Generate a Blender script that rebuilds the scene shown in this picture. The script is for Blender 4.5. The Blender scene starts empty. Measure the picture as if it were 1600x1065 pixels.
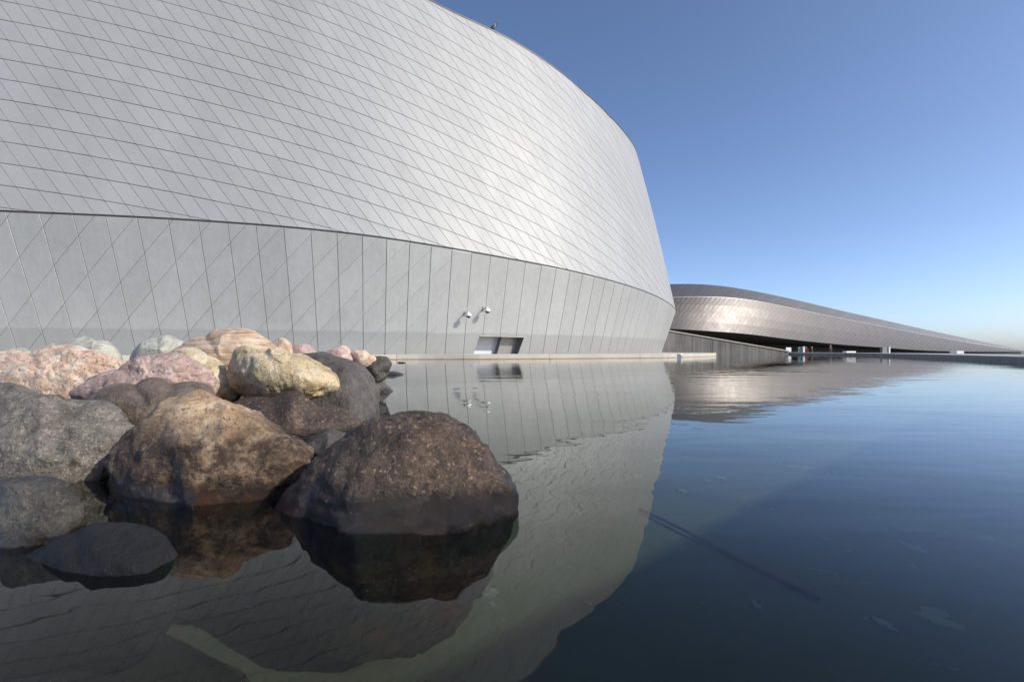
import bpy, bmesh, math, random
import numpy as np
from mathutils import Vector, Matrix, noise
random.seed(7)
R = math.radians
scn = bpy.context.scene
COL = scn.collection

# ------------------------------------------------------------------ camera, sky, sun, exposure
CAM_H = 0.45
FPX, CX, HY = 711.1, 800.0, 547.0          # focal length and horizon of the photograph, in its pixels
cam_d = bpy.data.cameras.new('camera'); cam_d.lens = 16; cam_d.sensor_width = 36
cam_d.shift_y = (HY - 532.5) / 1600; cam_d.clip_start = 0.05; cam_d.clip_end = 6000
cam = bpy.data.objects.new('camera', cam_d); COL.objects.link(cam)
cam.location = (0, 0, CAM_H); cam.rotation_euler = (R(90), 0, 0)
scn.camera = cam

SUN_AZ, SUN_EL = R(62), R(31)              # azimuth: to the right of straight behind the camera
to_sun = Vector((math.sin(SUN_AZ) * math.cos(SUN_EL), -math.cos(SUN_AZ) * math.cos(SUN_EL), math.sin(SUN_EL)))
world = bpy.data.worlds.new('World'); scn.world = world; world.use_nodes = True
wn = world.node_tree.nodes; wl = world.node_tree.links
sky = wn.new('ShaderNodeTexSky'); sky.sky_type = 'NISHITA'; sky.sun_disc = False
sky.sun_elevation = SUN_EL; sky.sun_rotation = math.atan2(to_sun.x, to_sun.y)
sky.altitude = 0; sky.air_density = 0.58; sky.dust_density = 1.3; sky.ozone_density = 2.8
wl.new(sky.outputs[0], wn['Background'].inputs[0]); wn['Background'].inputs[1].default_value = 0.148
sd = bpy.data.lights.new('sun', 'SUN'); sd.energy = 3.1; sd.angle = R(0.5); sd.color = (1, .94, .83)
so = bpy.data.objects.new('sun', sd); COL.objects.link(so)
so.rotation_euler = (-to_sun).to_track_quat('-Z', 'Y').to_euler()
vs = scn.view_settings; vs.view_transform = 'Standard'; vs.look = 'None'; vs.gamma = 1; vs.exposure = 0.62
scn.cycles.max_bounces = 8; scn.cycles.transparent_max_bounces = 12

# ------------------------------------------------------------------ helpers
def tag(o, label=None, cat=None, group=None, kind=None):
    if label: o['label'] = label
    if cat: o['category'] = cat
    if group: o['group'] = group
    if kind: o['kind'] = kind
    return o
def empty(name, loc=(0, 0, 0)):
    o = bpy.data.objects.new(name, None); COL.objects.link(o); o.location = loc; return o
def mesh_obj(name, verts, faces, mat=None, parent=None, smooth=False, tone=None):
    me = bpy.data.meshes.new(name); me.from_pydata([tuple(v) for v in verts], [], faces)
    if mat: me.materials.append(mat)
    if smooth: me.polygons.foreach_set('use_smooth', [True] * len(me.polygons))
    if tone is not None:
        a = me.attributes.new('tone', 'FLOAT', 'FACE')
        a.data.foreach_set('value', tone if hasattr(tone, '__len__') else [tone] * len(faces))
    o = bpy.data.objects.new(name, me); COL.objects.link(o)
    if parent:
        o.parent = parent; o.location = -Vector(parent.location) if parent.type == 'EMPTY' else (0, 0, 0)
    return o
def bm_obj(name, bm, mat=None, parent=None, smooth=False):
    me = bpy.data.meshes.new(name); bm.to_mesh(me); bm.free()
    if mat: me.materials.append(mat)
    if smooth: me.polygons.foreach_set('use_smooth', [True] * len(me.polygons))
    o = bpy.data.objects.new(name, me); COL.objects.link(o)
    if parent:
        o.parent = parent; o.location = -Vector(parent.location) if parent.type == 'EMPTY' else (0, 0, 0)
    return o
def add_box(bm, c, s, rz=0.0, bevel=0.0):
    r = bmesh.ops.create_cube(bm, size=1)
    bmesh.ops.scale(bm, vec=s, verts=r['verts'])
    if bevel:
        es = list({e for v in r['verts'] for e in v.link_edges})
        q = bmesh.ops.bevel(bm, geom=es, offset=bevel, segments=2, affect='EDGES')
        vv = list({v for f in q['faces'] for v in f.verts} | {v for v in r['verts'] if v.is_valid})
    else: vv = r['verts']
    bmesh.ops.rotate(bm, cent=(0, 0, 0), matrix=Matrix.Rotation(rz, 3, 'Z'), verts=vv)
    bmesh.ops.translate(bm, vec=c, verts=vv)
def add_tube(bm, pts, rads, seg=12, cap=True):
    rings = []
    for i, p in enumerate(pts):
        p = Vector(p); a = Vector(pts[max(i - 1, 0)]); b = Vector(pts[min(i + 1, len(pts) - 1)])
        t = (b - a).normalized(); u = t.orthogonal().normalized(); w = t.cross(u)
        if i and rings:
            pu = prevu - t * prevu.dot(t)
            if pu.length > 1e-4: u = pu.normalized(); w = t.cross(u)
        prevu = u
        rr = rads[i] if hasattr(rads, '__len__') else rads
        rings.append([bm.verts.new(p + (u * math.cos(k * 2 * math.pi / seg) + w * math.sin(k * 2 * math.pi / seg)) * rr) for k in range(seg)])
    for a, b in zip(rings, rings[1:]):
        for k in range(seg): bm.faces.new((a[k], a[(k + 1) % seg], b[(k + 1) % seg], b[k]))
    if cap: bm.faces.new(rings[0][::-1]); bm.faces.new(rings[-1])
def un(px, py, d):                           # a point of the photograph at a distance of d metres
    return Vector(((px - CX) / FPX * d, d, CAM_H + (HY - py) / FPX * d))

class NT:
    def __init__(s, name):
        s.m = bpy.data.materials.new(name); s.m.use_nodes = True
        s.n = s.m.node_tree.nodes; s.l = s.m.node_tree.links
        s.b = s.n['Principled BSDF']; s.out = s.n['Material Output']
    def new(s, t, **kw):
        n = s.n.new(t)
        for k, v in kw.items(): setattr(n, k, v)
        return n
    def put(s, sock, v):
        if hasattr(v, 'is_linked') or isinstance(v, bpy.types.NodeSocket): s.l.new(v, sock)
        else: sock.default_value = v
    def noise(s, vec, scale, detail=4, rough=.55, out=0, dist=0):
        n = s.new('ShaderNodeTexNoise'); n.inputs['Scale'].default_value = scale; n.inputs['Detail'].default_value = detail
        n.inputs['Roughness'].default_value = rough; n.inputs['Distortion'].default_value = dist
        s.l.new(vec, n.inputs['Vector']); return n.outputs[out]
    def ramp(s, fac, *st):
        r = s.new('ShaderNodeValToRGB'); e = r.color_ramp.elements
        while len(e) < len(st): e.new(.5)
        for q, (p, c) in zip(e, st): q.position = p; q.color = (*c, 1) if hasattr(c, '__len__') else (c, c, c, 1)
        s.l.new(fac, r.inputs[0]); return r.outputs[0]
    def mix(s, f, a, b, mode='MIX'):
        n = s.new('ShaderNodeMix', data_type='RGBA', blend_type=mode)
        for k, v in ((0, f), (6, a), (7, b)):
            if isinstance(v, tuple) and len(v) == 3: v = (*v, 1)
            s.put(n.inputs[k], v)
        return n.outputs[2]
    def math(s, op, a, b=0.0, clamp=False):
        n = s.new('ShaderNodeMath', operation=op, use_clamp=clamp); s.put(n.inputs[0], a); s.put(n.inputs[1], b); return n.outputs[0]
    def pos(s): return s.new('ShaderNodeNewGeometry').outputs['Position']
    def obj(s): return s.new('ShaderNodeTexCoord').outputs['Object']
    def mapping(s, vec, scale=(1, 1, 1), rot=(0, 0, 0)):
        n = s.new('ShaderNodeMapping'); n.inputs['Scale'].default_value = scale; n.inputs['Rotation'].default_value = rot
        s.l.new(vec, n.inputs[0]); return n.outputs[0]
    def bump(s, h, strength, dist, nrm=None):
        n = s.new('ShaderNodeBump'); n.inputs['Strength'].default_value = strength; n.inputs['Distance'].default_value = dist
        s.l.new(h, n.inputs['Height'])
        if nrm: s.l.new(nrm, n.inputs['Normal'])
        return n.outputs[0]
    def set(s, **kw):
        for k, v in kw.items():
            k = {'color': 'Base Color', 'rough': 'Roughness', 'metal': 'Metallic', 'normal': 'Normal', 'spec': 'Specular IOR Level'}[k]
            if isinstance(v, tuple) and len(v) == 3: v = (*v, 1)
            s.put(s.b.inputs[k], v)
        return s.m

# ------------------------------------------------------------------ materials
def mat_panel(name, base, rough, metal, var, stain_or_ripple_light=0.0, base_shade=False):
    t = NT(name); p = t.pos()
    tone = t.new('ShaderNodeAttribute', attribute_name='tone').outputs['Fac']
    n1 = t.noise(t.mapping(p, (1, 1, .35)), .55, 5); n2 = t.noise(p, 6, 4)
    f = t.math('ADD', t.math('MULTIPLY', t.math('SUBTRACT', tone, .5), var), t.math('MULTIPLY', t.math('SUBTRACT', n1, .5), .24))
    f = t.math('ADD', f, t.math('MULTIPLY', t.math('SUBTRACT', n2, .5), .07))
    st = t.noise(t.mapping(p, (5, 5, .22)), 1.5, 5, .65)
    f = t.math('ADD', f, t.math('MULTIPLY', t.math('SUBTRACT', st, .5), stain_or_ripple_light))
    f = t.math('ADD', f, t.math('MULTIPLY', t.math('SUBTRACT', t.noise(p, 2.4, 6, .7), .5), stain_or_ripple_light))  # blotches on the leaning wall paint in rippled light off the water
    v = t.math('ADD', f, 1.0)
    c = t.mix(1.0, base, t.mix(0.0, (1, 1, 1), (1, 1, 1)), 'MULTIPLY')
    sc = t.new('ShaderNodeVectorMath', operation='SCALE'); t.l.new(c, sc.inputs[0]); t.l.new(v, sc.inputs['Scale'])
    col = sc.outputs[0]
    if base_shade:                                # painted shade on the lowest metre, missed by light off the water
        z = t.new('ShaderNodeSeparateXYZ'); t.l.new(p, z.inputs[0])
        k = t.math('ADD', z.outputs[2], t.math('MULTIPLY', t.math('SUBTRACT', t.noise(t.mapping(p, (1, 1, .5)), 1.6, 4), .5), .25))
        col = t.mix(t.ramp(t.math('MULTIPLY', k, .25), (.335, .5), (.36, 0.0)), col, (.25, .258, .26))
    r = t.math('ADD', t.math('MULTIPLY', t.noise(t.mapping(p, (1, 1, .5)), 1.3, 5), .16), rough - .08)
    nb = t.bump(t.noise(t.mapping(p, (1, 1, .6)), 2.2, 3), .25, .012)
    nb = t.bump(t.noise(p, 40, 3), .06, .004, nb)
    return t.set(color=col, rough=r, metal=metal, normal=nb)
M = {}
M['shell'] = mat_panel('brushed aluminium shingles', (.298, .303, .305), .6, .22, .06)
M['skirt'] = mat_panel('grey aluminium cladding', (.385, .392, .388), .50, .3, .07, stain_or_ripple_light=.26, base_shade=True)
M['wing'] = mat_panel('weathered aluminium strips', (.085, .078, .076), .44, .65, .06)
M['wing_top'] = mat_panel('dull roof strips', (.13, .126, .128), .5, .5, .12)
def plain(name, c, rough=.6, metal=0.0, var=.25, scale=3.0, bump=.15):
    t = NT(name); p = t.pos()
    n = t.noise(p, scale, 6, .6)
    col = t.mix(n, tuple(x * (1 - var) for x in c), tuple(min(1, x * (1 + var)) for x in c))
    return t.set(color=col, rough=rough, metal=metal, normal=t.bump(t.noise(p, scale * 9, 4), bump, .01))
M['dark'] = plain('dark joint backing', (.035, .035, .037), .8)
M['black'] = plain('soffit black', (.02, .02, .022), .7)
M['coping'] = plain('dark coping', (.07, .06, .075), .5, .4)
M['white'] = plain('white paint', (.78, .78, .76), .4, 0, .04)
M['steel'] = plain('stainless steel', (.6, .59, .57), .3, .9, .08)
M['lens'] = plain('smoked dome', (.03, .03, .035), .12)
M['door'] = plain('blue grey door', (.52, .55, .58), .45, .0, .06)
M['grey_metal'] = plain('grey reveal metal', (.22, .22, .215), .5, .4, .1)
M['wood'] = plain('pale coping wood', (.50, .43, .33), .6, 0, .2)
M['glass_green'] = plain('green glass edge', (.07, .20, .19), .15)
def concrete(name, c, streak):
    t = NT(name); p = t.pos()
    n = t.noise(p, .9, 6, .65); col = t.mix(n, tuple(x * .7 for x in c), tuple(min(1, x * 1.25) for x in c))
    st = t.noise(t.mapping(p, (2.2, 2.2, .12)), 1.6, 5, .6)
    col = t.mix(t.ramp(st, (.42, 0.0), (.7, streak)), col, tuple(x * .3 for x in c))
    return t.set(color=col, rough=.85, normal=t.bump(t.noise(p, 24, 5), .3, .01))
M['concrete'] = concrete('weathered board concrete', (.20, .19, .175), .8)
M['ledge'] = concrete('pale concrete ledge', (.50, .47, .41), .25)
M['edge'] = concrete('grey pool edge concrete', (.24, .25, .26), .35)
M['deck'] = concrete('light deck concrete', (.42, .43, .44), .1)
M['ground'] = concrete('plaza paving', (.16, .155, .15), .1)
def ledge_stain():
    t = NT('ledge with rusty waterline'); p = t.pos(); z = t.new('ShaderNodeSeparateXYZ'); t.l.new(p, z.inputs[0])
    n = t.noise(p, .8, 6, .65); col = t.mix(n, (.32, .30, .265), (.47, .445, .395))
    k = t.math('SUBTRACT', z.outputs[2], t.math('MULTIPLY', t.noise(p, 1.2, 5), .035))
    col = t.mix(t.ramp(k, (0.0, 1.0), (.022, 0.0)), col, (.25, .13, .06))
    return t.set(color=col, rough=.8, normal=t.bump(t.noise(p, 20, 4), .2, .01))
M['ledge'] = ledge_stain()

def rock_mat(name, cols, scale=9, speck=None, band=None, stain_or_ripple_light=None, wet=.05, rough=.75, speck_scale=60):
    speck_scale *= 2.3
    """cols: two or three stone colours; speck: (dark, pale) mineral grains; band: (rotation, squeeze) of gneiss layers;
    stain: (colour, height) mineral crust left by the water level"""
    cols = [tuple(min(.8, x * 1.25) for x in c) for c in cols]
    t = NT(name); p = t.pos(); o = p
    v = t.mapping(p, band[1], band[0]) if band else p
    n = t.noise(v, scale, 8, .62, dist=.6)
    if len(cols) == 2: col = t.ramp(n, (.36, cols[0]), (.64, cols[1]))
    else: col = t.ramp(n, (.33, cols[0]), (.5, cols[1]), (.66, cols[2]))
    big = t.noise(p, 3.2, 4)
    col = t.mix(t.ramp(big, (.3, .3), (.65, 0.0)), col, tuple(x * .6 for x in cols[0]))
    if speck:
        g = t.noise(p, speck_scale, 3, .7)
        col = t.mix(t.ramp(g, (.36, .85), (.45, 0.0)), col, speck[0])
        g2 = t.noise(t.mapping(p, (1, 1, 1), (1, 2, 3)), speck_scale * .8, 3, .7)
        col = t.mix(t.ramp(g2, (.56, 0.0), (.68, .75)), col, speck[1])
    z = t.new('ShaderNodeSeparateXYZ'); t.l.new(p, z.inputs[0])
    if stain_or_ripple_light:
        k = t.math('ADD', z.outputs[2], t.math('MULTIPLY', t.math('SUBTRACT', t.noise(p, 5.5, 6, .65), 0.5), .15))
        f = t.math('SUBTRACT', 1.0, t.math('MULTIPLY', t.math('SUBTRACT', k, stain_or_ripple_light[1] - .05), 9.0, True), True)
        f = t.math('MULTIPLY', f, t.math('ADD', t.math('MULTIPLY', t.ramp(t.noise(p, 26, 6, .7), (.46, 1.0), (.72, .45)), 1.0), 0.0))
        col = t.mix(f, col, stain_or_ripple_light[0])
    zz = t.math('ADD', z.outputs[2], t.math('MULTIPLY', t.math('SUBTRACT', t.noise(p, 9, 5), .5), .07))
    wetf = t.math('SUBTRACT', 1.0, t.math('MULTIPLY', t.math('SUBTRACT', zz, wet - .015), 30.0, True), True)
    if stain_or_ripple_light:                                 # rusty algae line just above the water
        al = t.math('SUBTRACT', 1.0, t.math('MULTIPLY', t.math('SUBTRACT', zz, .012), 26.0, True), True)
        col = t.mix(t.math('MULTIPLY', al, t.ramp(t.noise(p, 7, 5, .65), (.50, 0.0), (.68, .8))), col, (.34, .15, .04))
    col = t.mix(wetf, col, t.mix(1.0, col, (.22, .165, .135), 'MULTIPLY'))
    rr = t.math('ADD', t.math('MULTIPLY', wetf, .14 - rough), t.math('ADD', t.math('MULTIPLY', t.noise(p, 30, 4), .2), rough - .1))
    h = t.math('ADD', t.noise(v, 22, 8, .7), t.math('MULTIPLY', t.noise(p, 110, 5, .7), .35))
    vo = t.new('ShaderNodeTexVoronoi'); vo.inputs['Scale'].default_value = 38; t.l.new(p, vo.inputs[0])
    h = t.math('ADD', h, t.math('MULTIPLY', vo.outputs[0], .25))
    nb = t.bump(h, .9, .018)
    t.l.new(t.math('MULTIPLY', wetf, .5 if wet > 0 else 0.0), t.b.inputs['Coat Weight']); t.b.inputs['Coat Roughness'].default_value = .06; t.l.new(t.bump(t.noise(p, 70, 4, .7), 1.0, .03), t.b.inputs['Coat Normal'])
    return t.set(color=col, rough=rr, normal=nb, spec=.45)

def water_mat():
    t = NT('pond water'); t.n.remove(t.b); p = t.pos()
    sep = t.new('ShaderNodeSeparateXYZ'); t.l.new(p, sep.inputs[0])
    w1 = t.noise(t.mapping(p, (.55, 1.5, 1), (0, 0, .25)), 1.1, 3, .5)
    w2 = t.noise(t.mapping(p, (.7, 1.3, 1), (0, 0, -.2)), 5.5, 2, .5)
    calm = t.ramp(t.noise(p, .12, 2), (.38, .35), (.62, 1.0))
    h = t.math('MULTIPLY', t.math('ADD', w1, t.math('MULTIPLY', w2, .09)), calm)
    nb = t.bump(h, 1.0, .011)
    lw = t.new('ShaderNodeLayerWeight'); lw.inputs[0].default_value = .5; t.l.new(nb, lw.inputs['Normal'])
    fres = t.math('ADD', t.math('MULTIPLY', t.math('POWER', lw.outputs['Facing'], 5.0), .98), .02)
    gl = t.new('ShaderNodeBsdfGlossy'); gl.inputs['Roughness'].default_value = .012; gl.inputs['Color'].default_value = (1, 1, 1, 1)
    t.l.new(nb, gl.inputs['Normal'])
    tr = t.new('ShaderNodeBsdfTransparent'); tr.inputs[0].default_value = (.46, .53, .50, 1)
    mx = t.new('ShaderNodeMixShader'); t.l.new(fres, mx.inputs[0]); t.l.new(tr.outputs[0], mx.inputs[1]); t.l.new(gl.outputs[0], mx.inputs[2])
    t.l.new(mx.outputs[0], t.out.inputs['Surface']); return t.m
M['water'] = water_mat()
def floor_mat():
    t = NT('silty pool floor'); p = t.pos()
    n = t.noise(p, 1.7, 7, .65); col = t.mix(n, (.085, .088, .062), (.17, .165, .115))
    fl = t.noise(p, 5.5, 5, .6, dist=.8); col = t.mix(t.ramp(fl, (.665, 0.0), (.70, .8)), col, (.33, .34, .27))
    return t.set(color=col, rough=.9, normal=t.bump(t.noise(p, 14, 5), .3, .02))
M['floor'] = floor_mat()

# ------------------------------------------------------------------ ground, pool
WZ, FZ = 0.0, -0.42
def sheet(name, pts, z, mat, kind='structure'):
    o = mesh_obj(name, [(x, y, z) for x, y in pts], [list(range(len(pts)))], mat); o['kind'] = kind; return o
sheet('ground', [(-3000, -3000), (3000, -3000), (3000, 3000), (-3000, 3000)], -0.62, M['ground'])
EDGE = [(6.2, -12), (5.6, -4), (7.4, 1), (11.5, 7), (17.6, 15.7), (22.6, 23.4), (26.0, 30), (28.4, 36.5), (28.9, 40.5), (28.5, 43.6), (28.55, 46.2), (28.6, 49.0), (26.5, 52), (17, 53)]
def smooth_poly(P, n=8):
    P = [Vector((*p, 0)) for p in P]; out = []
    for i in range(len(P) - 1):
        a = P[max(i - 1, 0)]; b = P[i]; c = P[i + 1]; d = P[min(i + 2, len(P) - 1)]
        for k in range(n):
            t = k / n
            q = .5 * ((2 * b) + (c - a) * t + (2 * a - 5 * b + 4 * c - d) * t * t + (3 * b - a - 3 * c + d) * t ** 3)
            out.append((q.x, q.y))
    out.append((P[-1].x, P[-1].y)); return out
EDGE = smooth_poly(EDGE)
pool_poly = EDGE + [(17, 60), (-60, 60), (-60, -12)]
sheet('pool_floor', pool_poly, FZ, M['floor'])
sheet('water', pool_poly, WZ, M['water'])
# raised concrete edge round the far side of the pool, with a broad top
def edge_ring(name, off0, off1, z0, z1, mat, parent=None):
    v = []; fcs = []
    P = [Vector((*p, 0)) for p in EDGE]
    for i, p in enumerate(P):
        a = P[max(i - 1, 0)]; b = P[min(i + 1, len(P) - 1)]; t = (b - a).normalized(); nn = Vector((t.y, -t.x, 0))
        for o, z in ((off0, z0), (off0, z1), (off1, z1), (off1, z0)): q = p + nn * o; v.append((q.x, q.y, z))
    for i in range(len(P) - 1):
        for k in range(4): fcs.append((i * 4 + k, i * 4 + (k + 1) % 4, i * 4 + 4 + (k + 1) % 4, i * 4 + 4 + k))
    fcs += [(0, 1, 2, 3), tuple(len(v) - 1 - k for k in range(4))]
    return mesh_obj(name, v, fcs, mat, parent)
pe = edge_ring('pool_edge', -.02, .5, -.7, .215, M['edge']); pe['kind'] = 'structure'
dk = edge_ring('pool_deck', .50, 4.2, -.7, .209, M['deck']); dk['kind'] = 'structure'

# ------------------------------------------------------------------ the main building
C = [un(*p) for p in [(0, 330, 18), (300, 344, 19.6), (560, 366, 21.5), (800, 405, 25), (900, 425, 27.5), (980, 446, 31), (1030, 465, 35.5), (1056, 485, 43)]]
C = [(-44, 14.4, 5.9), (-31, 16, 5.9)] + [tuple(c) for c in C] + [(17.0, 49.5, 4.1), (16.4, 57, 4.1), (12.5, 64, 4.1), (5, 69, 4.1), (-4, 72, 4.1)]
def catmull(P, n=60):
    P = np.array(P, float); out = []
    P = np.vstack([2 * P[0] - P[1], P, 2 * P[-1] - P[-2]])
    for i in range(1, len(P) - 2):
        a, b, c, d = P[i - 1:i + 3]
        t0 = 0; t1 = t0 + np.linalg.norm(b - a) ** .5; t2 = t1 + np.linalg.norm(c - b) ** .5; t3 = t2 + np.linalg.norm(d - c) ** .5
        for k in range(n):
            t = t1 + (t2 - t1) * k / n
            A1 = (t1 - t) / (t1 - t0) * a + (t - t0) / (t1 - t0) * b; A2 = (t2 - t) / (t2 - t1) * b + (t - t1) / (t2 - t1) * c; A3 = (t3 - t) / (t3 - t2) * c + (t - t2) / (t3 - t2) * d
            B1 = (t2 - t) / (t2 - t0) * A1 + (t - t0) / (t2 - t0) * A2; B2 = (t3 - t) / (t3 - t1) * A2 + (t - t1) / (t3 - t1) * A3
            out.append((t2 - t) / (t2 - t1) * B1 + (t - t1) / (t2 - t1) * B2)
    out.append(P[-2]); D = np.array(out)
    for _ in range(300): D[1:-1] = .25 * D[:-2] + .5 * D[1:-1] + .25 * D[2:]
    return D
DC = catmull(C)
SC = np.r_[0, np.cumsum(np.hypot(*np.diff(DC[:, :2], axis=0).T))]; SC -= SC[np.argmin(abs(DC[:, 0]) + (DC[:, 1] > 45) * 99)]
S0, S1 = SC[0] + .7, SC[-1] - .7
def crease(s): return np.array([np.interp(s, SC, DC[:, k]) for k in range(3)])
def inward(s):
    a = crease(s - .6); b = crease(s + .6); t = (b - a)[:2]; t /= np.linalg.norm(t); return np.array([-t[1], t[0]])
RS = [-45, -14, -10, -6, -2, 2, 6, 10, 14, 18, 22, 30, 60]
RZ = [22.3, 21.8, 21.5, 21.05, 20.5, 20.2, 19.8, 19.3, 19.05, 19.15, 19.35, 19.4, 19.4]
def zr(s): return float(np.interp(s, RS, RZ))
def zc(s): return float(crease(s)[2])
PZ = 0.24                                     # top of the ledge the building stands on
def shell(s, z, off=0.0):                      # point on the upper shell at arc length s and height z
    c = crease(s); n = inward(s); t = (z - c[2]) / (zr(s) - c[2]); o = 3.5 * (.88 * t + .12 * max(t, 0) ** 2)
    p = Vector((c[0] + n[0] * o, c[1] + n[1] * o, z))
    return p + Vector((n[0], n[1], -.23)).normalized() * -off
def skew(q): return float(np.interp(q, [-45, -24, -6, 2, 40], [-.85, -.75, -.05, 0, 0]))
def skirt(q, v, off=0.0):                      # point on the leaning wall below the crease
    a = crease(q); n = inward(q); b = Vector((a[0] + n[0] * 1.3, a[1] + n[1] * 1.3, PZ))
    c = crease(q + skew(q)); c = Vector(c); p = b.lerp(c, v)
    return p + Vector((n[0], n[1], .25)).normalized() * -off
building = empty('curved_metal_building', (0, 30, 0))
tag(building, 'huge curved building clad in pale diamond metal shingles above a leaning grey wall', 'building')

def clip(poly, a, b, c):                       # keep a*x+b*y>=c
    out = []
    for i, p in enumerate(poly):
        q = poly[(i + 1) % len(poly)]; dp = a * p[0] + b * p[1] - c; dq = a * q[0] + b * q[1] - c
        if dp >= 0: out.append(p)
        if (dp >= 0) != (dq >= 0): t = dp / (dp - dq); out.append((p[0] + (q[0] - p[0]) * t, p[1] + (q[1] - p[1]) * t))
    return out
def poly_area(P): return .5 * sum(P[i][0] * P[(i + 1) % len(P)][1] - P[(i + 1) % len(P)][0] * P[i][1] for i in range(len(P)))
def inset(poly, ds):                           # shrink a convex counter-clockwise polygon, ds metres per side
    out = poly; n = len(poly)
    for i in range(n):
        p = poly[i]; q = poly[(i + 1) % n]; ex, ey = q[0] - p[0], q[1] - p[1]; L = math.hypot(ex, ey)
        if L < 1e-6: continue
        nx, ny = -ey / L, ex / L; d = ds[i] if hasattr(ds, '__len__') else ds
        out = clip(out, nx, ny, nx * p[0] + ny * p[1] + d)
        if len(out) < 3: return []
    return out
def panel_mesh(fn, poly, th, jit=0.0, bev=.012):
    """front polygon with a small bevel, sides and back, on the surface fn"""
    n = len(poly); cx = sum(p[0] for p in poly) / n; cy = sum(p[1] for p in poly) / n
    js = [random.uniform(-jit, jit) for _ in range(n)]
    V = [fn(p[0] + (cx - p[0]) * bev, p[1] + (cy - p[1]) * bev, th + j) for p, j in zip(poly, js)] + [fn(p[0], p[1], th - .65 * bev + j) for p, j in zip(poly, js)] + [fn(p[0], p[1], .002) for p in poly]
    F = [list(range(n))] + [[n + i, n + (i + 1) % n, (i + 1) % n, i] for i in range(n)] + [[2 * n + i, 2 * n + (i + 1) % n, n + (i + 1) % n, n + i] for i in range(n)]
    return V, F
def screen_area(V):
    P = []
    for v in V:
        if v.y < 1: return 0
        P.append((CX + FPX * v.x / v.y, HY - FPX * (v.z - CAM_H) / v.y))
    if all(p[0] < 0 or p[0] > 1600 or p[1] < 0 for p in P): return 0
    return abs(poly_area(P))

# diamond shingles of the upper shell: two families of seams
def g(s): return .30 * s + .0048 * s * s if s > -28 else .30 * -28 + .0048 * 784 + .0312 * (s + 28)
AS, BS = .93, .70
cells = []
for i in range(int((3 + g(S0)) // AS) - 30, int(60 / AS)):
    for j in range(int(-50 / BS), int(85 / BS)):
        def corner(a, b):
            s = b - .72 * 10
            for _ in range(12):
                gs = max(.30 + .0096 * s, .0312); fv = s + .72 * (a - g(s)) - b; s -= fv / (1 - .72 * gs)
            return (s, a - g(s))
        a0, b0 = i * AS, j * BS
        c0 = corner(a0 + AS / 2, b0 + BS / 2)
        if not (S0 + .5 < c0[0] < S1 - .5): continue
        if c0[1] < zc(c0[0]) - 1.2 or c0[1] > zr(c0[0]) + 1.2: continue
        poly = [corner(a0, b0), corner(a0, b0 + BS), corner(a0 + AS, b0 + BS), corner(a0 + AS, b0)]
        if poly_area(poly) < 0: poly = poly[::-1]
        s_ = c0[0]; dz = (zc(s_ + .5) - zc(s_ - .5)); dr = zr(s_ + .5) - zr(s_ - .5)
        poly = clip(poly, -dz, 1, zc(s_) - dz * s_ + .03)
        if len(poly) >= 3: poly = clip(poly, dr, -1, -(zr(s_) - dr * s_) + .02)
        if len(poly) < 3: continue
        dl = []
        for k_ in range(len(poly)):
            e0, e1 = poly[k_], poly[(k_ + 1) % len(poly)]; ds_, dz_ = abs(e1[0] - e0[0]), abs(e1[1] - e0[1])
            dl.append(.0092 if ds_ > dz_ else .0055)
        poly = inset(poly, dl)
        if len(poly) < 3 or poly_area(poly) < .003: continue
        if max(p[0] for p in poly) - min(p[0] for p in poly) > 2.8: continue
        V, F = panel_mesh(shell, poly, .03, .003)
        cells.append((screen_area(V[:len(poly)]), V, F, random.random()))
cells.sort(key=lambda c: -c[0])
for ar, V, F, tn in cells[:300]: mesh_obj('facade_panel', V, F, M['shell'], building, tone=tn)
V_, F_, T_ = [], [], []
for ar, V, F, tn in cells[300:]:
    k = len(V_); V_ += V; F_ += [[k + q for q in f] for f in F]; T_ += [tn] * len(F)
mesh_obj('remaining_facade_panels', V_, F_, M['shell'], building, tone=T_)['kind'] = 'stuff'

# backing of the shell, rim coping, roof
def grid(name, fn, us, vs_, mat, skip=None):
    V = [fn(u, v) for u in us for v in vs_]; n = len(vs_); F = []
    for i in range(len(us) - 1):
        for j in range(n - 1):
            if skip and skip(.5 * (us[i] + us[i + 1]), .5 * (vs_[j] + vs_[j + 1])): continue
            F.append((i * n + j, i * n + n + j, i * n + n + j + 1, i * n + j + 1))
    return mesh_obj(name, V, F, mat, building, smooth=True)
us = list(np.arange(S0 + .3, S1 - .3, .5))
grid('shell_backing', lambda u, v: shell(u, zc(u) + v * (zr(u) - zc(u))), us, list(np.linspace(0, 1, 12)), M['dark'])
bm = bmesh.new(); prev = None
for u in us:
    r = [bm.verts.new(shell(u, zr(u) + dz, o)) for o, dz in ((.045, -.03), (.06, .07), (-.35, .09), (-.35, -.1))]
    if prev:
        for k in range(3): bm.faces.new((prev[k], r[k], r[k + 1], prev[k + 1]))
    prev = r
bm_obj('rim_coping', bm, M['coping'], building)
rv = [shell(u, zr(u) - .12, -.3) for u in us]
mesh_obj('roof', [Vector((v.x, v.y, v.z)) for v in rv] + [Vector((-20, 45, 19.5))], [(i + 1, i, len(rv)) for i in range(len(rv) - 1)], M['dark'], building)

# opening in the leaning wall
def q_of_px(px, lo=-20, hi=15):
    for _ in range(50):
        m = .5 * (lo + hi); p = skirt(m, 0.08)
        if CX + FPX * p.x / p.y < px: lo = m
        else: hi = m
    return lo
O1, O2, OV, OL = q_of_px(740.5), q_of_px(810.5), .188, .27
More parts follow.
